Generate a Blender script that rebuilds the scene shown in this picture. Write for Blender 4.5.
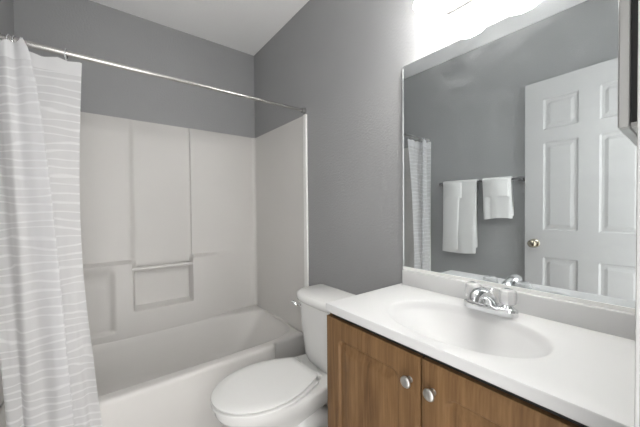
import bpy, bmesh, math, random
from mathutils import Vector, Matrix
random.seed(7)
R = math.radians
PI = math.pi
for o in list(bpy.data.objects):
    bpy.data.objects.remove(o)
SC = bpy.context.scene
COL = SC.collection

# ------------------------------------------------------------------ camera
cam_data = bpy.data.cameras.new('camera')
cam = bpy.data.objects.new('camera', cam_data)
COL.objects.link(cam)
cam_data.sensor_width = 36.0
cam_data.lens = 287.4392 * 36.0 / 640.0
cam_data.clip_start = 0.02
yaw, pitch, roll = R(37.48781), R(-0.96597), R(0.50946)
fwd = Vector((math.sin(yaw) * math.cos(pitch), math.cos(yaw) * math.cos(pitch), math.sin(pitch)))
right0 = Vector((math.cos(yaw), -math.sin(yaw), 0))
up0 = right0.cross(fwd)
right = right0 * math.cos(roll) - up0 * math.sin(roll)
up = right0 * math.sin(roll) + up0 * math.cos(roll)
mw = Matrix((right, up, -fwd)).transposed().to_4x4()
mw.translation = Vector((-1.050364, -2.26228, 1.183488))
cam.matrix_world = mw
SC.camera = cam

# ------------------------------------------------------------------ world, exposure
world = bpy.data.worlds.new('world')
SC.world = world
world.use_nodes = True
bg = world.node_tree.nodes['Background']
bg.inputs['Color'].default_value = (1.0, 0.99, 0.975, 1)
bg.inputs['Strength'].default_value = 3.5
SC.view_settings.view_transform = 'Standard'
SC.view_settings.look = 'None'
SC.view_settings.gamma = 1.0
SC.view_settings.use_curve_mapping = False
SC.view_settings.exposure = 0.13
LAMP_WATT = 0.3       # each of the three bulbs of the bar over the mirror
SHADE_GLOW = 33.0

# ------------------------------------------------------------------ materials
def new_mat(name):
    m = bpy.data.materials.new(name)
    m.use_nodes = True
    nt = m.node_tree
    b = nt.nodes['Principled BSDF']
    return m, nt, b

def mat(name, col, rough=0.5, metal=0.0, spec=0.5, bump=0.0, bscale=60.0, vary=0.0, vscale=3.0, coat=0.0):
    m, nt, b = new_mat(name)
    b.inputs['Base Color'].default_value = (*col, 1)
    b.inputs['Roughness'].default_value = rough
    b.inputs['Metallic'].default_value = metal
    b.inputs['Specular IOR Level'].default_value = spec
    b.inputs['Coat Weight'].default_value = coat
    tc = nt.nodes.new('ShaderNodeTexCoord')
    if vary > 0:
        n = nt.nodes.new('ShaderNodeTexNoise')
        n.inputs['Scale'].default_value = vscale
        n.inputs['Detail'].default_value = 4
        nt.links.new(tc.outputs['Object'], n.inputs['Vector'])
        r = nt.nodes.new('ShaderNodeValToRGB')
        r.color_ramp.elements[0].position = 0.3
        r.color_ramp.elements[1].position = 0.7
        r.color_ramp.elements[0].color = (*[c * (1 - vary) for c in col], 1)
        r.color_ramp.elements[1].color = (*[min(1, c * (1 + vary)) for c in col], 1)
        nt.links.new(n.outputs['Fac'], r.inputs['Fac'])
        nt.links.new(r.outputs['Color'], b.inputs['Base Color'])
    if bump > 0:
        n2 = nt.nodes.new('ShaderNodeTexNoise')
        n2.inputs['Scale'].default_value = bscale
        n2.inputs['Detail'].default_value = 3
        nt.links.new(tc.outputs['Object'], n2.inputs['Vector'])
        bp = nt.nodes.new('ShaderNodeBump')
        bp.inputs['Strength'].default_value = bump
        bp.inputs['Distance'].default_value = 0.004
        nt.links.new(n2.outputs['Fac'], bp.inputs['Height'])
        nt.links.new(bp.outputs['Normal'], b.inputs['Normal'])
    return m

M_WALL = mat('grey_wall_paint', (0.345, 0.348, 0.353), 0.55, spec=0.35, bump=0.45, bscale=100, vary=0.04, vscale=2.0)
M_CEIL = mat('ceiling_paint', (0.93, 0.93, 0.93), 0.8, spec=0.2, bump=0.4, bscale=70)
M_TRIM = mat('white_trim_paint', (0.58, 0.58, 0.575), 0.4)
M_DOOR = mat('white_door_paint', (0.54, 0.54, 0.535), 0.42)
M_TUB = mat('fibreglass', (0.675, 0.659, 0.639), 0.36, spec=0.35, vary=0.015, vscale=2.5)
M_FLANGE = mat('white_flange', (0.88, 0.88, 0.86), 0.35)
M_PORC = mat('porcelain', (0.80, 0.80, 0.79), 0.12, spec=0.5, vary=0.01)
M_SEAT = mat('toilet_plastic', (0.80, 0.80, 0.79), 0.25)
M_MARBLE = mat('cultured_marble', (0.66, 0.66, 0.66), 0.42, spec=0.35, vary=0.012, vscale=5)
M_CHROME = mat('chrome', (0.80, 0.81, 0.82), 0.09, metal=1.0)
M_NICKEL = mat('brushed_nickel', (0.70, 0.69, 0.67), 0.38, metal=1.0)
M_KNOB = mat('dull_nickel', (0.5, 0.49, 0.47), 0.36, metal=1.0)
M_STEEL = mat('brushed_steel', (0.55, 0.55, 0.54), 0.34, metal=1.0)
M_ROD = mat('satin_rod_metal', (0.52, 0.51, 0.49), 0.25, metal=1.0)
M_BRASS = mat('aged_brass', (0.52, 0.47, 0.37), 0.16, metal=1.0)
M_GAP_SHADE = mat('painted_gap_shade', (0.03, 0.03, 0.03), 0.6)  # shade inside narrow gaps, put into a near-black colour
M_TOWEL = mat('white_terry', (0.82, 0.82, 0.81), 0.95, spec=0.1, bump=0.8, bscale=260)
M_BAR = mat('dark_towel_bar_metal', (0.30, 0.30, 0.31), 0.25, metal=1.0)
M_RUBBER = mat('grey_rubber', (0.2, 0.2, 0.2), 0.6)

def mat_floor():
    m, nt, b = new_mat('floor_vinyl')
    tc = nt.nodes.new('ShaderNodeTexCoord')
    br = nt.nodes.new('ShaderNodeTexBrick')
    br.offset = 0.0
    br.inputs['Color1'].default_value = (0.66, 0.65, 0.63, 1)
    br.inputs['Color2'].default_value = (0.70, 0.69, 0.67, 1)
    br.inputs['Mortar'].default_value = (0.5, 0.49, 0.47, 1)
    br.inputs['Scale'].default_value = 3.3
    br.inputs['Mortar Size'].default_value = 0.01
    br.inputs['Brick Width'].default_value = 1.0
    br.inputs['Row Height'].default_value = 1.0
    nt.links.new(tc.outputs['Object'], br.inputs['Vector'])
    nt.links.new(br.outputs['Color'], b.inputs['Base Color'])
    b.inputs['Roughness'].default_value = 0.4
    return m
M_FLOOR = mat_floor()

def mat_wood():
    m, nt, b = new_mat('walnut_laminate')
    tc = nt.nodes.new('ShaderNodeTexCoord')
    mp = nt.nodes.new('ShaderNodeMapping')
    mp.inputs['Scale'].default_value = (14, 14, 1.1)
    nt.links.new(tc.outputs['Object'], mp.inputs['Vector'])
    n = nt.nodes.new('ShaderNodeTexNoise')
    n.inputs['Scale'].default_value = 2.2
    n.inputs['Detail'].default_value = 6
    n.inputs['Roughness'].default_value = 0.6
    n.inputs['Distortion'].default_value = 0.8
    nt.links.new(mp.outputs['Vector'], n.inputs['Vector'])
    mp2 = nt.nodes.new('ShaderNodeMapping')
    mp2.inputs['Scale'].default_value = (120, 120, 5)
    nt.links.new(tc.outputs['Object'], mp2.inputs['Vector'])
    n2 = nt.nodes.new('ShaderNodeTexNoise')
    n2.inputs['Scale'].default_value = 1.5
    n2.inputs['Detail'].default_value = 3
    nt.links.new(mp2.outputs['Vector'], n2.inputs['Vector'])
    mx = nt.nodes.new('ShaderNodeMix')
    mx.data_type = 'FLOAT'
    mx.inputs['Factor'].default_value = 0.35
    nt.links.new(n.outputs['Fac'], mx.inputs['A'])
    nt.links.new(n2.outputs['Fac'], mx.inputs['B'])
    r = nt.nodes.new('ShaderNodeValToRGB')
    e = r.color_ramp.elements
    e[0].position = 0.30; e[0].color = (0.098, 0.050, 0.021, 1)
    e[1].position = 0.72; e[1].color = (0.265, 0.154, 0.071, 1)
    k = e.new(0.5); k.color = (0.175, 0.096, 0.041, 1)
    nt.links.new(mx.outputs['Result'], r.inputs['Fac'])
    nt.links.new(r.outputs['Color'], b.inputs['Base Color'])
    b.inputs['Roughness'].default_value = 0.5
    b.inputs['Specular IOR Level'].default_value = 0.25
    return m
M_WOOD = mat_wood()

def mat_mirror():
    # silvered glass with a wiped, cloudy film on it
    m, nt, b = new_mat('smeared_mirror_glass')
    out = nt.nodes['Material Output']
    gl = nt.nodes.new('ShaderNodeBsdfGlossy')
    gl.inputs['Color'].default_value = (0.69, 0.725, 0.74, 1)
    gl.inputs['Roughness'].default_value = 0.0
    b.inputs['Base Color'].default_value = (0.85, 0.88, 0.9, 1)
    b.inputs['Roughness'].default_value = 0.6
    tc = nt.nodes.new('ShaderNodeTexCoord')
    mp = nt.nodes.new('ShaderNodeMapping')
    mp.inputs['Scale'].default_value = (1, 3.0, 6.5)
    mp.inputs['Rotation'].default_value = (0.5, 0, 0)
    nt.links.new(tc.outputs['Object'], mp.inputs['Vector'])
    n = nt.nodes.new('ShaderNodeTexNoise')
    n.inputs['Scale'].default_value = 2.0
    n.inputs['Detail'].default_value = 4
    n.inputs['Distortion'].default_value = 1.2
    nt.links.new(mp.outputs['Vector'], n.inputs['Vector'])
    r = nt.nodes.new('ShaderNodeValToRGB')
    r.color_ramp.elements[0].position = 0.45
    r.color_ramp.elements[0].color = (0.02, 0.02, 0.02, 1)
    r.color_ramp.elements[1].position = 0.78
    r.color_ramp.elements[1].color = (0.075, 0.075, 0.075, 1)
    nt.links.new(n.outputs['Fac'], r.inputs['Fac'])
    mix = nt.nodes.new('ShaderNodeMixShader')
    nt.links.new(r.outputs['Color'], mix.inputs['Fac'])
    nt.links.new(gl.outputs[0], mix.inputs[1])
    nt.links.new(b.outputs[0], mix.inputs[2])
    nt.links.new(mix.outputs[0], out.inputs['Surface'])
    return m
M_MIRROR = mat_mirror()

def mat_glass():
    m, nt, b = new_mat('clear_acrylic')
    b.inputs['Base Color'].default_value = (0.97, 0.97, 0.97, 1)
    b.inputs['Transmission Weight'].default_value = 0.62
    b.inputs['IOR'].default_value = 1.22
    b.inputs['Roughness'].default_value = 0.1
    return m
M_ACRYL = mat_glass()

def mat_glow(name, col, strength):
    m, nt, b = new_mat(name)
    b.inputs['Base Color'].default_value = (0.9, 0.9, 0.88, 1)
    b.inputs['Roughness'].default_value = 0.3
    b.inputs['Emission Color'].default_value = (*col, 1)
    b.inputs['Emission Strength'].default_value = strength
    return m
M_SHADE = mat_glow('lit_frosted_glass', (1.0, 0.985, 0.95), SHADE_GLOW)
M_BULB = mat_glow('lit_bulb', (1.0, 0.97, 0.92), 25.0)

def mat_curtain():
    # sheer white voile with woven, wavy opaque stripes; UV in metres of cloth
    m, nt, b = new_mat('sheer_striped_voile')
    out = nt.nodes['Material Output']
    uv = nt.nodes.new('ShaderNodeUVMap'); uv.uv_map = 'UVMap'
    mp = nt.nodes.new('ShaderNodeMapping')
    mp.inputs['Scale'].default_value = (4.0, 11.0, 1.0)
    nt.links.new(uv.outputs['UV'], mp.inputs['Vector'])
    n = nt.nodes.new('ShaderNodeTexNoise')
    n.inputs['Scale'].default_value = 1.0
    n.inputs['Detail'].default_value = 2.0
    nt.links.new(mp.outputs['Vector'], n.inputs['Vector'])
    sep = nt.nodes.new('ShaderNodeSeparateXYZ')
    nt.links.new(uv.outputs['UV'], sep.inputs['Vector'])
    def math_(op, a, bb):
        q = nt.nodes.new('ShaderNodeMath'); q.operation = op
        for i, v in enumerate((a, bb)):
            if v is None: continue
            if isinstance(v, (int, float)): q.inputs[i].default_value = v
            else: nt.links.new(v, q.inputs[i])
        return q.outputs[0]
    off = math_('MULTIPLY', n.outputs['Fac'], 0.085)
    ph = math_('MULTIPLY', math_('ADD', sep.outputs['Y'], off), 2 * PI / 0.032)
    s = math_('SINE', ph, None)
    r = nt.nodes.new('ShaderNodeValToRGB')
    r.color_ramp.elements[0].position = 0.80
    r.color_ramp.elements[1].position = 0.97
    sh = math_('ADD', math_('MULTIPLY', s, 0.5), 0.5)
    nt.links.new(sh, r.inputs['Fac'])
    # top hem band is doubled cloth
    hem = math_('GREATER_THAN', sep.outputs['Y'], 1.728)
    fac = math_('MAXIMUM', r.outputs['Color'], hem)
    dif = nt.nodes.new('ShaderNodeBsdfDiffuse'); dif.inputs['Color'].default_value = (0.90, 0.90, 0.91, 1)
    trl = nt.nodes.new('ShaderNodeBsdfTranslucent'); trl.inputs['Color'].default_value = (0.90, 0.90, 0.91, 1)
    m1 = nt.nodes.new('ShaderNodeMixShader'); m1.inputs[0].default_value = 0.42
    nt.links.new(dif.outputs[0], m1.inputs[1]); nt.links.new(trl.outputs[0], m1.inputs[2])
    tr = nt.nodes.new('ShaderNodeBsdfTransparent')
    op = math_('ADD', math_('MULTIPLY', fac, 0.17), 0.79)
    m2 = nt.nodes.new('ShaderNodeMixShader')
    nt.links.new(op, m2.inputs[0])
    nt.links.new(tr.outputs[0], m2.inputs[1]); nt.links.new(m1.outputs[0], m2.inputs[2])
    nt.links.new(m2.outputs[0], out.inputs['Surface'])
    return m
M_CURTAIN = mat_curtain()

# ------------------------------------------------------------------ helpers
def tag(o, label=None, cat=None, group=None, kind=None):
    if label: o['label'] = label
    if cat: o['category'] = cat
    if group: o['group'] = group
    if kind: o['kind'] = kind
    return o

def thing(name, label, cat, loc=(0, 0, 0), group=None):
    o = bpy.data.objects.new(name, None)
    o.empty_display_size = 0.05
    COL.objects.link(o)
    o.location = loc
    return tag(o, label, cat, group)

def mesh_obj(name, bm, m, parent=None, smooth=False, angle=None):
    bmesh.ops.recalc_face_normals(bm, faces=bm.faces[:])
    me = bpy.data.meshes.new(name)
    if smooth:
        for f in bm.faces: f.smooth = True
        if angle:
            lim = R(angle)
            for e in bm.edges:
                if len(e.link_faces) == 2 and e.calc_face_angle(0) > lim: e.smooth = False
    bm.to_mesh(me); bm.free()
    me.materials.append(m)
    o = bpy.data.objects.new(name, me)
    COL.objects.link(o)
    if parent:
        o.parent = parent
        p = parent; off = Vector((0, 0, 0))
        while p is not None:
            off += p.location; p = p.parent
        me.transform(Matrix.Translation(-off))
    else:
        # origin at the middle of the base
        xs = [v.co for v in me.vertices]
        c = Vector(((min(v.x for v in xs) + max(v.x for v in xs)) / 2, (min(v.y for v in xs) + max(v.y for v in xs)) / 2, min(v.z for v in xs)))
        me.transform(Matrix.Translation(-c)); o.location = c
    return o

def struct(name, bm, m, **k):
    return tag(mesh_obj(name, bm, m, **k), kind='structure')

def add_box(bm, x0, x1, y0, y1, z0, z1, bevel=0.0, seg=2):
    r = bmesh.ops.create_cube(bm, size=1.0)
    vs = r['verts']
    for v in vs:
        v.co.x = x0 if v.co.x < 0 else x1
        v.co.y = y0 if v.co.y < 0 else y1
        v.co.z = z0 if v.co.z < 0 else z1
    if bevel > 0:
        es = list({e for v in vs for e in v.link_edges})
        bmesh.ops.bevel(bm, geom=es, offset=bevel, segments=seg, affect='EDGES', profile=0.5)
    return bm

def box(*a, **k):
    return add_box(bmesh.new(), *a, **k)

def add_loft(bm, rings, cap0=True, cap1=True, closed=True):
    vr = [[bm.verts.new(p) for p in ring] for ring in rings]
    n = len(rings[0])
    for a, b in zip(vr[:-1], vr[1:]):
        for i in range(n if closed else n - 1):
            j = (i + 1) % n
            try: bm.faces.new((a[i], a[j], b[j], b[i]))
            except ValueError: pass
    if cap0: bm.faces.new(vr[0][::-1])
    if cap1: bm.faces.new(vr[-1])
    return bm

def loft(rings, **k):
    return add_loft(bmesh.new(), rings, **k)

def add_tube(bm, path, rad, n=16, caps=True):
    path = [Vector(p) for p in path]
    rads = rad if isinstance(rad, (list, tuple)) else [rad] * len(path)
    rings = []
    t0 = (path[1] - path[0]).normalized()
    ref = Vector((0, 0, 1)) if abs(t0.z) < 0.9 else Vector((1, 0, 0))
    for i, p in enumerate(path):
        if i == 0: t = path[1] - path[0]
        elif i == len(path) - 1: t = path[-1] - path[-2]
        else: t = (path[i + 1] - path[i]).normalized() + (path[i] - path[i - 1]).normalized()
        t.normalize()
        u = (ref - t * ref.dot(t)).normalized()
        ref = u
        w = t.cross(u)
        rings.append([p + (u * math.cos(2 * PI * k / n) + w * math.sin(2 * PI * k / n)) * rads[i] for k in range(n)])
    return add_loft(bm, rings, cap0=caps, cap1=caps)

def tube(path, rad, **k):
    return add_tube(bmesh.new(), path, rad, **k)

def lathe(profile, base, axis=(0, 0, 1), n=32, caps=True):
    # profile: (radius, height along axis)
    axis = Vector(axis).normalized()
    ref = Vector((1, 0, 0)) if abs(axis.x) < 0.9 else Vector((0, 1, 0))
    u = (ref - axis * ref.dot(axis)).normalized()
    w = axis.cross(u)
    base = Vector(base)
    rings = [[base + axis * h + (u * math.cos(2 * PI * k / n) + w * math.sin(2 * PI * k / n)) * max(r, 1e-4) for k in range(n)] for r, h in profile]
    return loft(rings, cap0=caps, cap1=caps)

def sstep(v, a, w):
    t = min(1, max(0, (v - a) / w + 0.5))
    return t * t * (3 - 2 * t)

def grid_lines(lo, hi, step, breaks=(), w=0.012):
    s = {lo, hi}
    k = int((hi - lo) / step)
    for i in range(1, k): s.add(lo + (hi - lo) * i / k)
    for b in breaks:
        for d in (-w, -w * .6, -w * .3, 0, w * .3, w * .6, w):
            if lo < b + d < hi: s.add(b + d)
    out = []
    for v in sorted(s):
        if not out or v - out[-1] > 0.0008: out.append(v)
    out[-1] = hi
    return out

def add_grid(bm, us, vs, fn):
    g = [[bm.verts.new(fn(u, v)) for v in vs] for u in us]
    for i in range(len(us) - 1):
        for j in range(len(vs) - 1):
            bm.faces.new((g[i][j], g[i + 1][j], g[i + 1][j + 1], g[i][j + 1]))
    return g

# ------------------------------------------------------------------ room shell
W, H = 1.402, 2.47
YF = -2.237          # inside face of the wall with the doorway
struct('floor', box(-W - .1, 0.1, YF - 0.105, 0.1, -0.05, 0.0), M_FLOOR)
struct('ceiling', box(-W - .1, 0.1, YF - 0.105, 0.1, H, H + 0.05), M_CEIL)
struct('wall_right', box(0.0, 0.1, YF - 0.105, 0.1, 0, H), M_WALL)
struct('wall_left', box(-W - 0.1, -W, YF - 0.105, 0.1, 0, H), M_WALL)
struct('wall_back', box(-W, 0.0, 0.0, 0.1, 0, H), M_WALL)
DX0, DX1, DZ = -1.31, -0.617, 2.05     # doorway
bm = box(DX1 + 0.018, 0.0, YF - 0.105, YF, 0, H)
add_box(bm, -W, DX0 - 0.018, YF - 0.105, YF, 0, H)
add_box(bm, DX0 - 0.018, DX1 + 0.018, YF - 0.105, YF, DZ + 0.018, H)
struct('wall_front', bm, M_WALL)
# door lining and casing
bm = box(DX1, DX1 + 0.018, YF - 0.115, YF + 0.008, 0, DZ + 0.018, bevel=0.002)
add_box(bm, DX0 - 0.018, DX0, YF - 0.115, YF + 0.008, 0, DZ + 0.018, bevel=0.002)
add_box(bm, DX0, DX1, YF - 0.115, YF + 0.008, DZ, DZ + 0.018, bevel=0.002)
struct('trim_1', bm, M_WALL)
bm = box(DX1 + 0.001, DX1 + 0.055, YF, YF + 0.0112, 0, DZ + 0.055, bevel=0.003)
add_box(bm, DX0 - 0.055, DX0 - 0.001, YF, YF + 0.0112, 0, DZ + 0.055, bevel=0.003)
add_box(bm, DX0 - 0.001, DX1 + 0.001, YF, YF + 0.012, DZ + 0.001, DZ + 0.055, bevel=0.003)
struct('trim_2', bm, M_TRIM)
struct('baseboard_right', box(-0.012, 0.0, -1.475, -0.775, 0, 0.085, bevel=0.003), M_TRIM)
struct('baseboard_left', box(-W, -W + 0.012, YF + 0.015, -0.775, 0, 0.085, bevel=0.003), M_TRIM)

# ------------------------------------------------------------------ tub and shower unit
tub = thing('bathtub_shower_unit', 'off-white moulded fibreglass bathtub with built-in shower walls filling the end of the room', 'bathtub', (-0.701, -0.38, 0))
TOPZ, DECK = 1.78, 0.38

def wall_depth(x, z):
    bulge = (1 - sstep(x, -0.32, 0.26)) * sstep(x, -1.28, 0.16)
    up_ = 0.030
    base = up_ + 0.050 * bulge * (1 - sstep(z, 0.852, 0.022))
    # shallow scoop at the left
    scoop = sstep(x, -1.21, 0.05) * (1 - sstep(x, -0.995, 0.045)) * sstep(z, 0.427, 0.022) * (1 - sstep(z, 0.80, 0.10))
    base -= 0.026 * scoop
    w = 0.5 - 0.5 * sstep(z, 0.84, 0.02)
    incol = sstep(x, -0.880, 0.040 if z > 0.80 else 0.016) * (1 - sstep(x, -0.5315 + 0.010 * (1 - 2 * w), 0.008 if z > 0.8 else 0.011)) * sstep(z, 0.540, 0.022)
    col = 0.010 * sstep(z, 0.800, 0.012) + 0.002
    return base * (1 - incol) + col * incol

RC = 0.035  # corner radius
def unit_path(s):
    """s along the inside of the three walls: returns point, inward normal, x for the height field"""
    a = 0.755 - RC; b = W - 2 * RC; q = PI / 2 * RC
    if s < a: return Vector((-W, -0.755 + s)), Vector((1, 0)), None
    s -= a
    if s < q:
        t = s / RC
        return Vector((-W + RC - RC * math.cos(t), -RC + RC * math.sin(t))), Vector((math.cos(t), -math.sin(t))), None
    s -= q
    if s < b: return Vector((-W + RC + s, 0)), Vector((0, -1)), -W + RC + s
    s -= b
    if s < q:
        t = s / RC
        return Vector((-RC + RC * math.sin(t), -RC + RC * math.cos(t))), Vector((-math.sin(t), -math.cos(t))), None
    s -= q
    return Vector((0, -RC - s)), Vector((-1, 0)), None
q_ = PI / 2 * RC
LEN = 2 * (0.755 - RC) + 2 * q_ + W - 2 * RC
off_back = (0.755 - RC) + q_ - (-W + RC)
brk = [off_back + x for x in (-1.21, -0.995, -0.880, -0.530)]
arc = [0.755 - RC + q_ * k / 6 for k in range(7)] + [LEN - (0.755 - RC) - q_ * k / 6 for k in range(7)]
ss = sorted(set([round(v, 5) for v in grid_lines(0, LEN, 0.03, brk, 0.02) + arc]))
zz = grid_lines(DECK - 0.02, TOPZ, 0.05, (0.427, 0.54, 0.80, 0.852), 0.016)
def unit_fn(s, z):
    p, n, x = unit_path(s)
    if x is None:
        d = 0.009 if abs(n.x) > 0.99 else 0.009 + 0.003 * abs(n.y)
        d += 0.004 * (1 - sstep(z, 0.85, 0.02)) if abs(n.x) < 0.99 else 0
    else:
        d = wall_depth(x, z)
        e = min(1, min(x + W, -x) / 0.26)
        ed = 0.012
        d = ed + (d - ed) * sstep(e, 0.5, 1.0)
    # rounded upper lip
    t = (z - (TOPZ - 0.012)) / 0.012
    if t > 0: d *= 1 - 0.75 * t * t
    return (p.x + n.x * d, p.y + n.y * d, z)
bm = bmesh.new()
add_grid(bm, ss, zz, unit_fn)
mesh_obj('shower_wall', bm, M_TUB, tub, smooth=True, angle=50)
for sx in (-1, 1):
    x0, x1 = (-0.014, -0.0005) if sx > 0 else (-W + 0.0005, -W + 0.014)
    mesh_obj('front_flange', box(x0, x1, -0.772, -0.738, 0.37, TOPZ, bevel=0.004), M_FLANGE, tub)
mesh_obj('grab_bar', tube([(-0.890, -0.058, 0.799), (-0.524, -0.058, 0.799)], 0.013, n=14), M_TUB, tub, smooth=True, angle=50)

def angle_loop(poly_hit, n, centre):
    return [poly_hit(2 * PI * k / n) for k in range(n)]
def poly_ray(poly, c, ang):
    d = Vector((math.cos(ang), math.sin(ang))); best = None
    for i in range(len(poly)):
        a = Vector(poly[i]) - c; b = Vector(poly[(i + 1) % len(poly)]) - c
        e = b - a; den = d.x * e.y - d.y * e.x
        if abs(den) < 1e-9: continue
        t = (a.x * e.y - a.y * e.x) / den; s = (a.x * d.y - a.y * d.x) / den
        if t > 0 and -1e-6 <= s <= 1 + 1e-6: best = t if best is None else max(best, t)
    return c + d * best
def rrect(x0, x1, y0, y1, r, seg=10):
    rr = r if isinstance(r, (list, tuple)) else [r] * 4   # corner order: x1y1, x0y1, x0y0, x1y0
    pts = []
    for (cx, cy, a0, k) in ((x1, y1, 0, 0), (x0, y1, 90, 1), (x0, y0, 180, 2), (x1, y0, 270, 3)):
        ra = rr[k]
        ox = cx - ra if cx == x1 else cx + ra
        oy = cy - ra if cy == y1 else cy + ra
        for i in range(seg + 1):
            t = R(a0 + 90 * i / seg)
            pts.append((ox + ra * math.cos(t), oy + ra * math.sin(t)))
    return pts
C2 = Vector((-0.72, -0.36))
NT = 240
YA, YS = -0.762, -0.728      # apron panel face, set-back face beside the toilet
outer_poly = [(-0.010, -0.008), (-W + 0.010, -0.008), (-W + 0.010, YA), (-0.243, YA), (-0.218, YS), (-0.010, YS)]
def snap_loop(poly, n=NT, snap=True):
    pts = [poly_ray(poly, C2, 2 * PI * k / n) for k in range(n)]
    if snap:
        for p in poly:
            pv = Vector(p)
            i = min(range(n), key=lambda k: (pts[k] - pv).length)
            pts[i] = pv
    return pts
def inset(pts, d):
    # shrink a loop toward its inside by roughly d
    n = len(pts); out = []
    for i in range(n):
        t = pts[(i + 1) % n] - pts[i - 1]
        nn = Vector((-t.y, t.x)).normalized()
        out.append(pts[i] + nn * d)
    return out
O0 = snap_loop(outer_poly)
def ring(pts, z): return [(p.x, p.y, z) for p in pts]
def chaikin(p, k=3):
    for _ in range(k):
        q = []
        for a, b in zip(p, p[1:] + p[:1]):
            q += [(a[0] * .75 + b[0] * .25, a[1] * .75 + b[1] * .25), (a[0] * .25 + b[0] * .75, a[1] * .25 + b[1] * .75)]
        p = q
    return p
open_poly = chaikin([(-0.022, -0.40), (-0.022, -0.24), (-0.040, -0.165), (-0.100, -0.140), (-0.20, -0.123), (-0.33, -0.102), (-0.43, -0.084), (-0.60, -0.082), (-1.10, -0.082), (-1.26, -0.10),
                     (-1.36, -0.15), (-1.365, -0.30), (-1.365, -0.55), (-1.355, -0.680), (-1.22, -0.692), (-0.90, -0.692), (-0.50, -0.692), (-0.26, -0.692), (-0.14, -0.675), (-0.045, -0.61), (-0.022, -0.52)])
open0 = snap_loop(open_poly, snap=False)
rings = [ring(O0, 0.004), ring(O0, DECK - 0.022), ring(inset(O0, 0.003), DECK - 0.009), ring(inset(O0, 0.010), DECK - 0.002), ring(inset(O0, 0.018), DECK)]
rings += [ring(inset(open0, -0.014), DECK), ring(inset(open0, -0.005), DECK - 0.003), ring(open0, DECK - 0.014)]
low = snap_loop(rrect(-1.28, -0.30, -0.600, -0.150, [0.14, 0.12, 0.12, 0.16]), snap=False)
for t in (0.12, 0.3, 0.5, 0.7, 0.84, 0.93, 0.98, 1.0):
    zt = DECK - 0.014 - (DECK - 0.014 - 0.085) * (t if t < .84 else 1 - (1 - t) * (1 - t) * 6.2)
    rings.append(ring([open0[i].lerp(low[i], t * .82 if t < .84 else .69 + (t - .84) / .16 * .31) for i in range(NT)], zt))
mesh_obj('tub_basin', loft(rings, cap0=False, cap1=True), M_TUB, tub, smooth=True, angle=48)

# ------------------------------------------------------------------ shower rod, rings, curtain
RY, RZ = -0.745, 1.807
rod = thing('shower_curtain_rod', 'satin metal shower curtain rod spanning above the tub', 'curtain rod', (-0.7, RY, RZ))
mesh_obj('rod_tube', tube([(-W + 0.004, RY, RZ), (-0.86, RY, RZ)], 0.0115, n=20), M_ROD, rod, smooth=True, angle=50)
mesh_obj('rod_tube', tube([(-0.87, RY, RZ), (-0.004, RY, RZ)], 0.0092, n=20), M_ROD, rod, smooth=True, angle=50)
for x, s in ((-0.0005, -1), (-W + 0.0005, 1)):
    mesh_obj('end_flange', lathe([(0.019, 0), (0.019, 0.006), (0.0155, 0.010), (0.0155, 0.022), (0.013, 0.024)], (x, RY, RZ), (s, 0, 0), n=24), M_RUBBER if s < 0 else M_ROD, rod, smooth=True, angle=40)

# plan of the cloth: list of (x at top, y at top, x at bottom, y at bottom)
PLAN = [(-1.384, -0.752, -1.306, -0.792), (-1.378, -0.790, -1.300, -0.806), (-1.366, -0.772, -1.286, -0.800),
        (-1.345, -0.735, -1.270, -0.800), (-1.325, -0.768, -1.252, -0.816), (-1.304, -0.786, -1.232, -0.826),
        (-1.286, -0.774, -1.205, -0.822), (-1.268, -0.794, -1.165, -0.836), (-1.255, -0.800, -1.128, -0.846), (-1.268, -0.775, -1.142, -0.822),
        (-1.290, -0.757, -1.152, -0.806), (-1.270, -0.737, -1.140, -0.800), (-1.235, -0.738, -1.124, -0.806), (-1.205, -0.739, -1.108, -0.808),
        (-1.170, -0.743, -1.086, -0.802), (-1.135, -0.742, -1.068, -0.800), (-1.097, -0.740, -1.046, -0.806)]
def cat(p0, p1, p2, p3, t):
    return tuple(0.5 * (2 * b + (c - a) * t + (2 * a - 5 * b + 4 * c - d) * t * t + (3 * b - a - 3 * c + d) * t ** 3) for a, b, c, d in zip(p0, p1, p2, p3))
plan = []
for i in range(len(PLAN) - 1):
    for k in range(8):
        plan.append(cat(PLAN[max(i - 1, 0)], PLAN[i], PLAN[i + 1], PLAN[min(i + 2, len(PLAN) - 1)], k / 8))
plan.append(PLAN[-1])
CZ0, CZ1 = 0.20, 1.785
nz = 64
bm = bmesh.new()
uvl = bm.loops.layers.uv.new('UVMap')
cum = [0.0]
for a, b in zip(plan[:-1], plan[1:]):
    cum.append(cum[-1] + math.hypot(((b[0] - a[0]) + (b[2] - a[2])) / 2, ((b[1] - a[1]) + (b[3] - a[3])) / 2))
hook_idx = [2, 30, 44, 62, 92, 112, 126]
vg = []; uvv = {}
for i, p in enumerate(plan):
    colv = []
    # cloth sags between hooks and peaks at them
    fr = i / (len(plan) - 1)
    near = min(abs(i - h) for h in hook_idx)
    sag = 0.010 * min(1.0, near / 9.0)
    top = CZ1 - sag + 0.014 * max(0, 1 - abs(i - 62) / 16.0) + (0.006 if i < 62 else 0)
    for j in range(nz + 1):
        t = j / nz
        z = CZ0 + (top - CZ0) * (1 - t)
        e = t ** 0.75
        x = p[0] + (p[2] - p[0]) * (t ** (1.1 + 2.0 * fr ** 3 - 0.75 * math.exp(-((fr - 0.50) / 0.10) ** 2))) - 0.016 * math.sin(PI * min(1, t * 1.35)) * fr ** 3; y = p[1] + (p[3] - p[1]) * min(1, 1.5 * t)
        x += 0.006 * math.sin(5 * t + i * .21) * t; y += 0.005 * math.sin(7 * t + i * .33) * t
        v = bm.verts.new((x, y, z)); uvv[v] = (cum[i] , z); colv.append(v)
    vg.append(colv)
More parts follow.
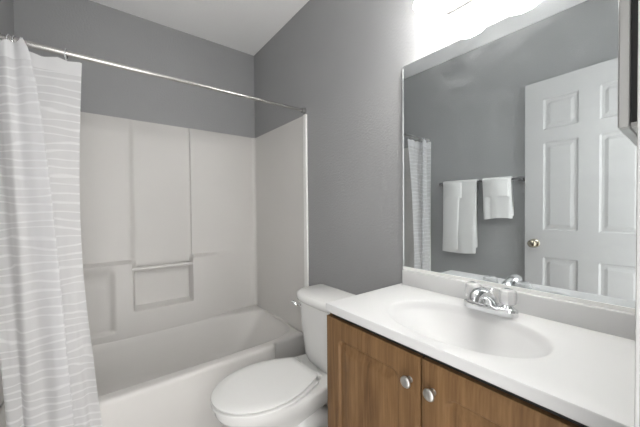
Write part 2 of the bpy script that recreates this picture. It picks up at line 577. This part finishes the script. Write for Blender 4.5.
for i in range(len(plan) - 1):
    for j in range(nz):
        f = bm.faces.new((vg[i][j], vg[i + 1][j], vg[i + 1][j + 1], vg[i][j + 1]))
        for l in f.loops: l[uvl].uv = uvv[l.vert]
cur = mesh_obj('shower_curtain', bm, M_CURTAIN, None, smooth=True)
tag(cur, 'sheer white shower curtain with wavy woven stripes, gathered at the left end of the tub', 'shower curtain')

ring_x = [-1.384, -1.352, -1.322, -1.300, -1.286, -1.268, -1.144]
def ring_bm(x):
    pts = []
    for k in range(25):
        a = 2 * PI * k / 24
        pts.append((x + 0.003 * math.sin(a), RY + 0.0165 * math.sin(a) , RZ - 0.0055 + 0.021 * math.cos(a)))
    return tube(pts, 0.0022, n=8, caps=False)
first = None
for k, x in enumerate(ring_x):
    if first is None:
        o = mesh_obj('curtain_ring', ring_bm(x), M_CHROME, None, smooth=True); first = o; bx = x
    else:
        o = first.copy(); COL.objects.link(o); o.location.x = first.location.x + (x - bx)
    if k == len(ring_x) - 1:
        tag(o, 'lone curtain ring on the rod, holding the flat right part of the curtain', 'curtain ring', 'curtain rings')
    else:
        tag(o, 'chrome curtain ring crowded over the gathered folds at the far left of the rod', 'curtain ring', 'curtain rings')
# lone ring keeps its own label; the crowded ones cannot be told apart

# ------------------------------------------------------------------ toilet
TY = -1.092
toilet = thing('toilet', 'white porcelain toilet with closed lid between the tub and the vanity', 'toilet', (-0.35, TY, 0))
def egg(a_back, a_front, hw, z, hb, ac=None, n=64):
    """closed outline: blunt back of half width hb at a_back, rounded front at a_front (a = distance from the wall)"""
    ac = ac if ac is not None else a_back + (a_front - a_back) * 0.49
    pts = []
    nf = n // 2
    for k in range(nf + 1):
        t = -PI / 2 + PI * k / nf
        pts.append((ac + (a_front - ac) * math.cos(t), hw * math.sin(t)))
    nb = (n - nf - 1) // 2
    side = []
    for k in range(1, nb + 1):
        t = k / nb
        side.append((ac + (a_back - ac) * t, hb + (hw - hb) * (math.cos(t * PI / 2) ** 0.9 if t < 1 else 0)))
    pts += side
    pts += [(a, -y) for a, y in side[::-1]]
    return [(-a, TY + y, z) for a, y in pts]
bowl = [egg(.10, .49, .112, 0.003, .10), egg(.10, .49, .112, 0.02, .10), egg(.125, .475, .094, .05, .06), egg(.19, .47, .088, .12, .05), egg(.21, .50, .098, .19, .055), egg(.16, .56, .122, .245, .06),
        egg(.04, .635, .152, .29, .10), egg(.03, .68, .167, .325, .105), egg(.03, .692, .172, .345, .11), egg(.03, .694, .173, .365, .11), egg(.033, .690, .170, .374, .107), egg(.04, .68, .162, .377, .10)]
mesh_obj('bowl', loft(bowl), M_PORC, toilet, smooth=True, angle=60)
# outlet curve moulded on the side of the pedestal
for s in (-1, 1):
    path = []
    for k in range(17):
        t = k / 16
        a = 0.44 - 0.30 * t
        z = 0.10 + 0.13 * math.sin(t * PI * 0.95) - 0.03 * t
        path.append((-a, TY + s * (0.072 + 0.012 * math.sin(t * PI)), z))
    mesh_obj('trapway', tube(path, [0.03 + 0.028 * math.sin(PI * min(1, .15 + k / 16 * .8)) for k in range(17)], n=16), M_PORC, toilet, smooth=True)
    mesh_obj('bolt_cap', lathe([(0.017, 0), (0.017, .008), (0.012, .018), (0.004, .022)], (-0.30, TY + s * 0.125, 0.0), n=16), M_PORC, toilet, smooth=True, angle=50)
seat = [egg(.265, .700, .172, .378, .12), egg(.262, .705, .177, .381, .122), egg(.262, .705, .177, .390, .122), egg(.266, .700, .172, .394, .118)]
mesh_obj('seat', loft(seat), M_SEAT, toilet, smooth=True, angle=50)
lid = [egg(.256, .701, .171, .3985, .096), egg(.252, .705, .175, .402, .100), egg(.252, .705, .175, .406, .100), egg(.258, .698, .168, .4105, .094), egg(.29, .66, .135, .4130, .09), egg(.38, .56, .06, .414, .04)]
mesh_obj('lid', loft(lid), M_SEAT, toilet, smooth=True, angle=50)
for s in (-1, 1):
    mesh_obj('hinge', tube([(-0.243, TY + s * 0.085 - .02, 0.392), (-0.243, TY + s * 0.085 + .02, 0.392)], 0.011, n=14), M_SEAT, toilet, smooth=True, angle=50)
def tank_out(hw, a0, af, z, n=3.2, am=0.09, N=48, rb=0.012):
    pts = []
    for k in range(N + 1):
        t = -PI / 2 + PI * k / N
        c, s = math.cos(t), math.sin(t)
        pts.append((am + (af - am) * abs(c) ** (2 / n), hw * (1 if s > 0 else -1) * abs(s) ** (2 / n)))
    pts += [(a0 + rb, hw), (a0, hw - rb), (a0, -hw + rb), (a0 + rb, -hw)]
    return [(-a, TY - 0.014 + y, z) for a, y in pts]
tk = [tank_out(.144, .03, .185, .378), tank_out(.152, .026, .195, .40), tank_out(.157, .022, .201, .43), tank_out(.169, .018, .213, .56), tank_out(.180, .014, .222, .698)]
mesh_obj('tank', loft(tk), M_PORC, toilet, smooth=True, angle=50)
tl = [tank_out(.182, .012, .226, .698), tank_out(.189, .008, .236, .704), tank_out(.191, .006, .240, .716), tank_out(.191, .006, .240, .728), tank_out(.186, .010, .234, .738), tank_out(.177, .02, .224, .742)]
mesh_obj('tank_lid', loft(tl), M_PORC, toilet, smooth=True, angle=50)
fh = mesh_obj('flush_handle', lathe([(0.014, 0), (0.014, .006), (0.009, .010), (0.009, .016)], (-0.199, TY + 0.106, 0.672), (-.9, .35, 0), n=18), M_CHROME, toilet, smooth=True, angle=40)
bm = tube([(-0.214, TY + 0.106, 0.672), (-0.226, TY + 0.108, 0.674), (-0.238, TY + 0.118, 0.683), (-0.245, TY + 0.132, 0.690)], [.007, .0095, .011, .0095], n=14)
mesh_obj('lever', bm, M_CHROME, fh, smooth=True, angle=60)

# ------------------------------------------------------------------ vanity cabinet
VY0, VY1 = -1.472, YF + 0.001      # near the toilet .. at the doorway wall
VZ = 0.8255
XF = -0.402
van = thing('vanity_cabinet', 'brown wood-grain vanity cabinet with two panelled doors under the white sink top', 'cabinet', (-0.2, (VY0 + VY1) / 2, 0))
bm = box(XF, -0.005, VY0 - 0.016, VY0, 0.0, VZ)
add_box(bm, XF, -0.005, VY1, VY1 + 0.016, 0.0, VZ)
add_box(bm, XF, -0.005, VY1 + .016, VY0 - .016, 0.09, 0.106)
add_box(bm, -0.012, -0.005, VY1 + .016, VY0 - .016, 0.09, VZ)
mesh_obj('carcass', bm, M_WOOD, van)
bm = box(XF - 0.002, XF + 0.016, VY1 + .016, VY0 - .016, VZ - 0.05, VZ)
add_box(bm, XF - 0.002, XF + 0.016, VY1 + .016, VY0 - .016, 0.09, 0.13)
add_box(bm, XF - 0.002, XF + 0.016, -1.868, -1.830, 0.13, VZ - 0.05)
mesh_obj('face_frame', bm, M_GAP_SHADE, van)  # frame coloured near-black to paint in the shade around the doors
mesh_obj('toe_kick', box(XF + 0.05, XF + 0.064, VY1 + .016, VY0 - .016, 0.0, 0.09), M_WOOD, van)

def panel_profile(y, z, y0, y1, z0, z1):
    """routed raised panel with rounded groove corners: depth below the door face"""
    m_ = 0.062
    cy, cz = (y0 + y1) / 2, (z0 + z1) / 2
    hy, hz = (y1 - y0) / 2 - m_, (z1 - z0) / 2 - m_
    rr = 0.028
    qx, qz = abs(y - cy) - hy + rr, abs(z - cz) - hz + rr
    d = math.hypot(max(qx, 0), max(qz, 0)) + min(max(qx, qz), 0) - rr     # <0 inside
    if d > 0: return 0.0
    t = -d
    if t < 0.006: return 0.008 * (t / 0.006)
    if t < 0.012: return 0.008
    if t < 0.042: return 0.008 - 0.007 * (t - 0.012) / 0.030
    return 0.001
def panel_door(y0, y1, z0, z1, xf, xb, prof, parent, m, name='door', step=0.011):
    """door leaf facing -x, front at xf, back at xb"""
    b = 0.004
    ys = grid_lines(y0, y1, step, (y0 + .062 + .006, y1 - .062 - .006, y0 + .062 + .027, y1 - .062 - .027), 0.010)
    zs = grid_lines(z0, z1, step * 1.3, (z0 + .062 + .006, z1 - .062 - .006, z0 + .062 + .027, z1 - .062 - .027), 0.010)
    bm = bmesh.new()
    def fn(y, z):
        e = min(y - y0, y1 - y, z - z0, z1 - z)
        r = b - e if e < b else 0
        return (xf + prof(y, z, y0, y1, z0, z1) + (0.0025 if e < 1e-6 else 0), y, z)
    g = add_grid(bm, ys, zs, fn)
    loop = [g[i][0] for i in range(len(ys))] + [g[-1][j] for j in range(1, len(zs))] + [g[i][-1] for i in range(len(ys) - 2, -1, -1)] + [g[0][j] for j in range(len(zs) - 2, 0, -1)]
    back = [bm.verts.new((xb, v.co.y, v.co.z)) for v in loop]
    n = len(loop)
    for i in range(n):
        bm.faces.new((loop[i], back[i], back[(i + 1) % n], loop[(i + 1) % n]))
    bm.faces.new(back)
    return mesh_obj(name, bm, m, parent, smooth=True, angle=35)
for (y0, y1, ky) in ((-1.8462, -1.4735, -1.818), (-2.226, -1.8515, -1.883)):
    d = panel_door(y0, y1, 0.112, 0.8075, -0.4215, XF - 0.0025, panel_profile, van, M_WOOD)
    mesh_obj('knob', lathe([(0.008, 0), (0.006, 0.003), (0.0055, 0.009), (0.011, 0.013), (0.0145, 0.017), (0.0148, 0.020), (0.0125, 0.0235), (0.005, 0.025)], (-0.4215, ky, 0.7405), (-1, 0, 0), n=28), M_KNOB, d, smooth=True, angle=50)

# ------------------------------------------------------------------ sink top
top = thing('sink_countertop', 'white cultured marble countertop with moulded oval sink on the brown cabinet', 'sink', (-0.2, (VY0 + VY1) / 2, VZ))
TX0, TX1, TY0, TY1 = -0.430, -0.001, VY1 - 0.0005, -1.481 + 0.0
TZ = 0.855
BC = Vector((-0.234, -1.846))
NB = 128
rect = [(TX1, TY1), (TX0, TY1), (TX0, TY0), (TX1, TY0)]
def rect_loop(d):
    poly = [(TX1 - d, TY1 - d), (TX0 + d, TY1 - d), (TX0 + d, TY0 + d), (TX1 - d, TY0 + d)]
    pts = [poly_ray(poly, BC, 2 * PI * k / NB) for k in range(NB)]
    for p in poly:
        pv = Vector(p)
        i = min(range(NB), key=lambda k: (pts[k] - pv).length)
        pts[i] = pv
    return pts
def ell(rx, ry, z, n=2.15):
    out = []
    for k in range(NB):
        a = 2 * PI * k / NB
        d = Vector((math.cos(a), math.sin(a)))
        r = (abs(d.x / rx) ** n + abs(d.y / ry) ** n) ** (-1 / n)
        out.append((BC.x + d.x * r, BC.y + d.y * r, z))
    return out
rg = [ring(rect_loop(.004), VZ), ring(rect_loop(0), VZ + .004), ring(rect_loop(0), TZ - .004), ring(rect_loop(.0015), TZ - .001), ring(rect_loop(.005), TZ)]
rg += [ell(.172, .246, TZ), ell(.168, .242, TZ - .0012), ell(.160, .233, TZ - .0028)]
for t in [k / 60 for k in range(1, 9)] + [k / 19 for k in range(3, 19)]:
    rr_ = 1 - t
    zb_ = 0.004 + 0.112 * (1 - rr_ ** 2.3) * sstep(t, 0.055, 0.11)
    rg.append(ell(.010 + .144 * rr_, .016 + .210 * rr_, TZ - zb_))
mesh_obj('basin_top', loft(rg, cap0=False, cap1=True), M_MARBLE, top, smooth=True, angle=40)
mesh_obj('backsplash', box(-0.021, -0.001, TY0, -1.497, TZ - 0.001, 0.918, bevel=0.003, seg=3), M_MARBLE, top, smooth=True, angle=40)

# ------------------------------------------------------------------ faucet
FY, FX = -1.868, -0.073
fau = thing('faucet', 'chrome two-handle bathroom faucet with clear knobs behind the oval sink', 'faucet', (FX, FY, TZ))
def frect(hx, hy, z, n=3.0, N=40):
    return [(FX + hx * (1 if math.cos(t) > 0 else -1) * abs(math.cos(t)) ** (2 / n), FY + hy * (1 if math.sin(t) > 0 else -1) * abs(math.sin(t)) ** (2 / n), z) for t in [2 * PI * k / N for k in range(N)]]
mesh_obj('base_plate', loft([frect(.026, .078, TZ), frect(.027, .078, TZ + .014), frect(.025, .076, TZ + .021), frect(.018, .068, TZ + .025)]), M_CHROME, fau, smooth=True, angle=45)
sp = [(FX + .004, FY, TZ + .014), (FX - .002, FY, TZ + .034), (FX - .020, FY, TZ + .052), (FX - .050, FY, TZ + .064), (FX - .080, FY, TZ + .069), (FX - .100, FY, TZ + .064), (FX - .107, FY, TZ + .050)]
mesh_obj('spout', tube(sp, [.025, .023, .021, .019, .0175, .0165, .0155], n=18), M_CHROME, fau, smooth=True, angle=60)
bm = tube([(FX + .018, FY, TZ + .018), (FX + .018, FY, TZ + .058)], .0025, n=8)
lr = mesh_obj('lift_rod', bm, M_CHROME, fau, smooth=True)
mesh_obj('lift_knob', lathe([(0.003, 0), (0.0065, .004), (0.0065, .009), (0.003, .012)], (FX + .018, FY, TZ + .056), n=14), M_CHROME, lr, smooth=True)
for s in (-1, 1):
    hy = FY + s * 0.051
    hb = mesh_obj('handle', lathe([(0.019, 0), (0.018, .006), (0.013, .012), (0.011, .024)], (FX, hy, TZ + .019), n=20), M_CHROME, fau, smooth=True, angle=50)
    n = 16
    ringsk = []
    for z, r in ((.033, .015), (.037, .021), (.050, .0225), (.066, .0225), (.075, .021), (.079, .016)):
        ringsk.append([(FX + r * (1 + .07 * (k % 2)) * math.cos(2 * PI * k / n), hy + r * (1 + .07 * (k % 2)) * math.sin(2 * PI * k / n), TZ + z) for k in range(n)])
    mesh_obj('clear_knob', loft(ringsk), M_ACRYL, hb)
    mesh_obj('knob_cap', lathe([(0.009, 0), (0.009, .002), (0.005, .0035)], (FX, hy, TZ + .0792), n=16), M_CHROME, hb, smooth=True, angle=40)

# ------------------------------------------------------------------ wall mirror
MY0, MY1, MZ0, MZ1 = -2.205, -1.492, 0.926, 1.789
mir = thing('wall_mirror', 'large frameless wall mirror with smeared glass above the sink top', 'mirror', (-0.004, (MY0 + MY1) / 2, MZ0))
mesh_obj('glass', box(-0.0065, -0.0005, MY0, MY1 - .003, MZ0, MZ1), M_MIRROR, mir)
mesh_obj('edge_channel', box(-0.010, -0.0005, MY1 - .003, MY1, MZ0 - 0.006, MZ1 - .010), M_STEEL, mir)
bm = box(-0.010, -0.0005, MY0, MY1 - .003, MZ0 - 0.0075, MZ0 - 0.0005)
add_box(bm, -0.0105, -0.0068, MY0, MY1 - .003, MZ0 - 0.0005, MZ0 + 0.004)
mesh_obj('bottom_channel', bm, M_FLANGE, mir)

# ------------------------------------------------------------------ light bar
LY = (-1.710, -1.890, -2.070)
bar = thing('vanity_light_bar', 'three-shade vanity light bar glowing above the mirror', 'light fixture', (0, -1.89, 1.885))
mesh_obj('back_plate', box(-0.030, -0.0005, -2.120, -1.690, 1.906, 2.015, bevel=0.008), M_NICKEL, bar, smooth=True, angle=40)
for y in LY:
    arm = mesh_obj('arm', tube([(-0.029, y, 1.960), (-0.07, y, 2.012), (-0.108, y, 2.044), (-0.126, y, 2.040), (-0.130, y, 2.028)], .008, n=12), M_NICKEL, bar, smooth=True, angle=60)
    mesh_obj('socket', lathe([(0.022, 0), (0.024, .004), (0.024, .03), (0.012, .036)], (-0.130, y, 2.003), n=20), M_NICKEL, arm, smooth=True, angle=40)
    prof = [(0.026, .116), (0.030, .110), (0.036, .092), (0.040, .070), (0.046, .045), (0.053, .020), (0.062, .002), (0.064, 0.0), (0.061, .002), (0.051, .021), (0.044, .046), (0.038, .070), (0.034, .092), (0.026, .108)]
    sh = mesh_obj('lamp_shade', lathe(prof, (-0.130, y, 1.887), n=36, caps=False), M_SHADE, bar, smooth=True)
    mesh_obj('bulb', lathe([(0.010, .08), (0.013, .07), (0.024, .048), (0.028, .032), (0.024, .016), (0.010, .006)], (-0.130, y, 1.911), n=20), M_BULB, sh, smooth=True)
    ld = bpy.data.lights.new('bulb_light', 'POINT')
    ld.energy = LAMP_WATT
    ld.color = (1.0, 0.975, 0.94)
    ld.shadow_soft_size = 0.03
    lo = bpy.data.objects.new('bulb_light', ld)
    COL.objects.link(lo); lo.parent = bar
    lo.location = Vector((-0.130, y, 1.884)) - bar.location

# ------------------------------------------------------------------ medicine cabinet on the doorway wall
mc = thing('medicine_cabinet', 'steel-framed medicine cabinet on the wall at the right end of the mirror', 'medicine cabinet', (-0.27, YF, 1.294))
MX0, MX1, MCZ0, MCZ1 = -0.452, -0.09, 1.296, 1.86
mesh_obj('body', box(MX0 + .001, MX1 - .004, YF + .0005, YF + 0.0308, MCZ0 + .006, MCZ1 - .006), M_GAP_SHADE, mc)  # near-black colour paints the shadowed gap between mirror door and wall
mesh_obj('bottom_shelf', box(MX0 + .001, MX1 - .004, YF + .0005, YF + 0.0308, MCZ0, MCZ0 + .0055), M_TRIM, mc)
dr = mesh_obj('mirror_door', box(MX0 + .006, MX1 - .006, YF + 0.031, YF + 0.038, MCZ0 + .006, MCZ1 - .006), M_MIRROR, mc)
bm = box(MX0, MX0 + .012, YF + 0.031, YF + 0.044, MCZ0, MCZ1, bevel=.002)
add_box(bm, MX1 - .012, MX1, YF + 0.031, YF + 0.044, MCZ0, MCZ1, bevel=.002)
add_box(bm, MX0 + .012, MX1 - .012, YF + 0.031, YF + 0.044, MCZ0, MCZ0 + .012, bevel=.002)
add_box(bm, MX0 + .012, MX1 - .012, YF + 0.031, YF + 0.044, MCZ1 - .012, MCZ1, bevel=.002)
mesh_obj('frame', bm, M_STEEL, dr)

# ------------------------------------------------------------------ door leaf, open against the left wall
def door_prof(u, v):
    """six raised panels: u across the leaf from the knob edge, v height"""
    for u0, u1 in ((0.105, 0.288), (0.383, 0.566)):
        for v0, v1 in ((0.25, 0.845), (1.025, 1.615), (1.70, 1.905)):
            e = min(u - u0, u1 - u, v - v0, v1 - v)
            if e > 0:
                if e < 0.010: return 0.008 * e / 0.010
                if e < 0.022: return 0.008
                if e < 0.040: return 0.008 - 0.006 * (e - 0.022) / 0.018
                return 0.002
    return 0.0
DW, DH, DT = 0.671, 2.032, 0.035
hinge = Vector((-1.318, YF + 0.034)); edge = Vector((-1.352, -1.531))
du = (hinge - edge).normalized()            # from knob edge toward hinge
dn = Vector((-du.y, du.x))                  # leaf normal
if dn.x < 0: dn = -dn
door = bpy.data.objects.new('door_1', None)
COL.objects.link(door)
door.location = (edge.x, edge.y, 0)
tag(door, kind='structure')
ub = [0.105, 0.288, 0.383, 0.566]; vb = [0.25, 0.845, 1.025, 1.615, 1.70, 1.905]
us = sorted(set([0, DW] + [b + s * d for b, s in zip(ub, (1, -1, 1, -1)) for d in (0, .010, .022, .040)]))
vs = sorted(set([0.012, DH] + [b + s * d for b, s in zip(vb, (1, -1) * 3) for d in (0, .010, .022, .040)]))
bm = bmesh.new()
P = lambda u, v, d: (edge.x + du.x * u - dn.x * d, edge.y + du.y * u - dn.y * d, v)
g = add_grid(bm, us, vs, lambda u, v: P(u, v, door_prof(u, v)))
gb = add_grid(bm, us, vs, lambda u, v: P(u, v, DT - door_prof(u, v)))
for i in range(len(us) - 1):
    for j in (0, -1): bm.faces.new((g[i][j], g[i + 1][j], gb[i + 1][j], gb[i][j]))
for j in range(len(vs) - 1):
    for i in (0, -1): bm.faces.new((g[i][j], g[i][j + 1], gb[i][j + 1], gb[i][j]))
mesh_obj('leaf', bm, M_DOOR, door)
ax = (dn.x, dn.y, 0)
kn = P(0.058, 0.932, 0)
mesh_obj('door_knob', lathe([(0.031, 0), (0.031, .004), (0.025, .009), (0.011, .012), (0.011, .026), (0.020, .031), (0.0265, .040), (0.027, .048), (0.023, .057), (0.010, .062)], kn, ax, n=28), M_BRASS, door, smooth=True, angle=50)
mesh_obj('latch_plate', box(edge.x - .034, edge.x - .006, edge.y - .001, edge.y + .0015, 0.905, 0.96), M_BRASS, door)
for z in (0.2, 1.0, 1.83):
    hp = P(DW + 0.006, z, -0.004)
    mesh_obj('hinge', tube([(hp[0], hp[1], z - .04), (hp[0], hp[1], z + .04)], .006, n=10), M_BRASS, door, smooth=True, angle=50)

# ------------------------------------------------------------------ towel bar and towels
BX, BZ = -1.342, 1.386
tb = thing('towel_bar', 'metal towel bar on the grey left wall beside the open door', 'towel bar', (-1.372, -1.21, BZ))
mesh_obj('bar', tube([(BX, -1.512, BZ), (BX, -0.905, BZ)], .0085, n=16), M_BAR, tb, smooth=True, angle=50)
for y in (-1.505, -0.905):
    bm = lathe([(0.020, 0), (0.020, .005), (0.010, .010), (0.009, .045)], (-W + .0005, y, BZ), (1, 0, 0), n=20)
    k = mesh_obj('bracket', bm, M_BAR, tb, smooth=True, angle=40)
    mesh_obj('bracket_head', lathe([(0.006, -.016), (0.0135, -.013), (0.0135, .013), (0.006, .016)], (BX, y, BZ), (0, 1, 0), n=20), M_BAR, k, smooth=True, angle=40)

def drape(y0, y1, zf, zb, r_in, th, seed, lean=0.0, slump=0.004):
    """towel folded over the bar: closed thick sheet, front drop to zf, back drop to zb"""
    rnd = random.Random(seed)
    ph = [rnd.uniform(0, 6.28) for _ in range(6)]
    ro = r_in + th
    ny = 18
    prof = []
    nf = 22
    for k in range(nf): prof.append((ro, zf + (BZ - zf) * k / nf, 1))
    for k in range(9): prof.append((ro * math.cos(PI * k / 8), BZ + ro * math.sin(PI * k / 8), 0))
    for k in range(1, 13): prof.append((-ro, BZ - (BZ - zb) * k / 12, -1))
    for k in range(12, 0, -1): prof.append((-r_in, BZ - (BZ - zb) * k / 12, -1))
    for k in range(8, -1, -1): prof.append((r_in * math.cos(PI * k / 8), BZ + r_in * math.sin(PI * k / 8), 0))
    for k in range(nf - 1, -1, -1): prof.append((r_in, zf + (BZ - zf) * k / nf, 1))
    rings = []
    for i in range(ny + 1):
        t = i / ny; y = y0 + (y1 - y0) * t
        rgp = []
        edge_ = min(t, 1 - t)
        mid = r_in + th / 2
        for (dx, z, s) in prof:
            q = (BZ - z) / max(BZ - zf, .01)
            yy = y + lean * q
            w = slump * q * math.sin(ph[0] + t * 9) + slump * .6 * math.sin(ph[1] + t * 17 + z * 8) * q
            dd = dx
            if edge_ < 1e-6:     # rounded fold at the sides
                dd = (mid if s > 0 else -mid if s < 0 else dx * mid / abs(ro)) if s != 0 else dx
            zz_ = z
            if z <= zf + 1e-6: zz_ = z + 0.006 * math.sin(ph[2] + 4 * t) + .012 * t
            rgp.append((BX + dd + (w if s > 0 else 0), yy, zz_))
        rings.append(rgp)
    return loft(rings)
bt = thing('bath_towel', 'longer white towel hanging folded on the bar, nearer the shower curtain', 'towel', (BX, -1.07, 0.82), 'white towels on the bar')
mesh_obj('towel_body', drape(-0.938, -1.214, 0.805, 0.86, 0.0095, 0.013, 3, lean=0.008), M_TOWEL, bt, smooth=True, angle=55)
def flap(y0, y1, z0, z1, x, th, skew, name, parent):
    bm = bmesh.new()
    rings = []
    for k in range(13):
        t = k / 12; z = z1 + (z0 - z1) * t
        a, b = y0 + skew[0] * t, y1 + skew[1] * t
        xx = x + 0.003 * math.sin(t * 5)
        rings.append([(xx - th, a, z), (xx, a - .002, z), (xx + th, a - .010, z), (xx + th, b + .010, z), (xx, b + .002, z), (xx - th, b, z)])
    add_loft(bm, rings)
    return mesh_obj(name, bm, M_TOWEL, parent, smooth=True, angle=55)
flap(-0.945, -1.080, 0.835, 1.270, BX + 0.0265, 0.004, (0.002, 0.016), 'folded_flap', bt)
flap(-0.943, -1.100, 1.262, 1.385, BX + 0.0285, 0.008, (0, 0), 'folded_hem', bt)
ht = thing('hand_towel', 'shorter white hand towel hanging on the bar, nearer the open door', 'towel', (BX, -1.35, 1.09), 'white towels on the bar')
mesh_obj('towel_body', drape(-1.258, -1.452, 1.09, 1.12, 0.0095, 0.013, 11, lean=-0.010), M_TOWEL, ht, smooth=True, angle=55)
flap(-1.262, -1.440, 1.262, 1.388, BX + 0.0285, 0.007, (-0.003, -0.004), 'folded_hem', ht)
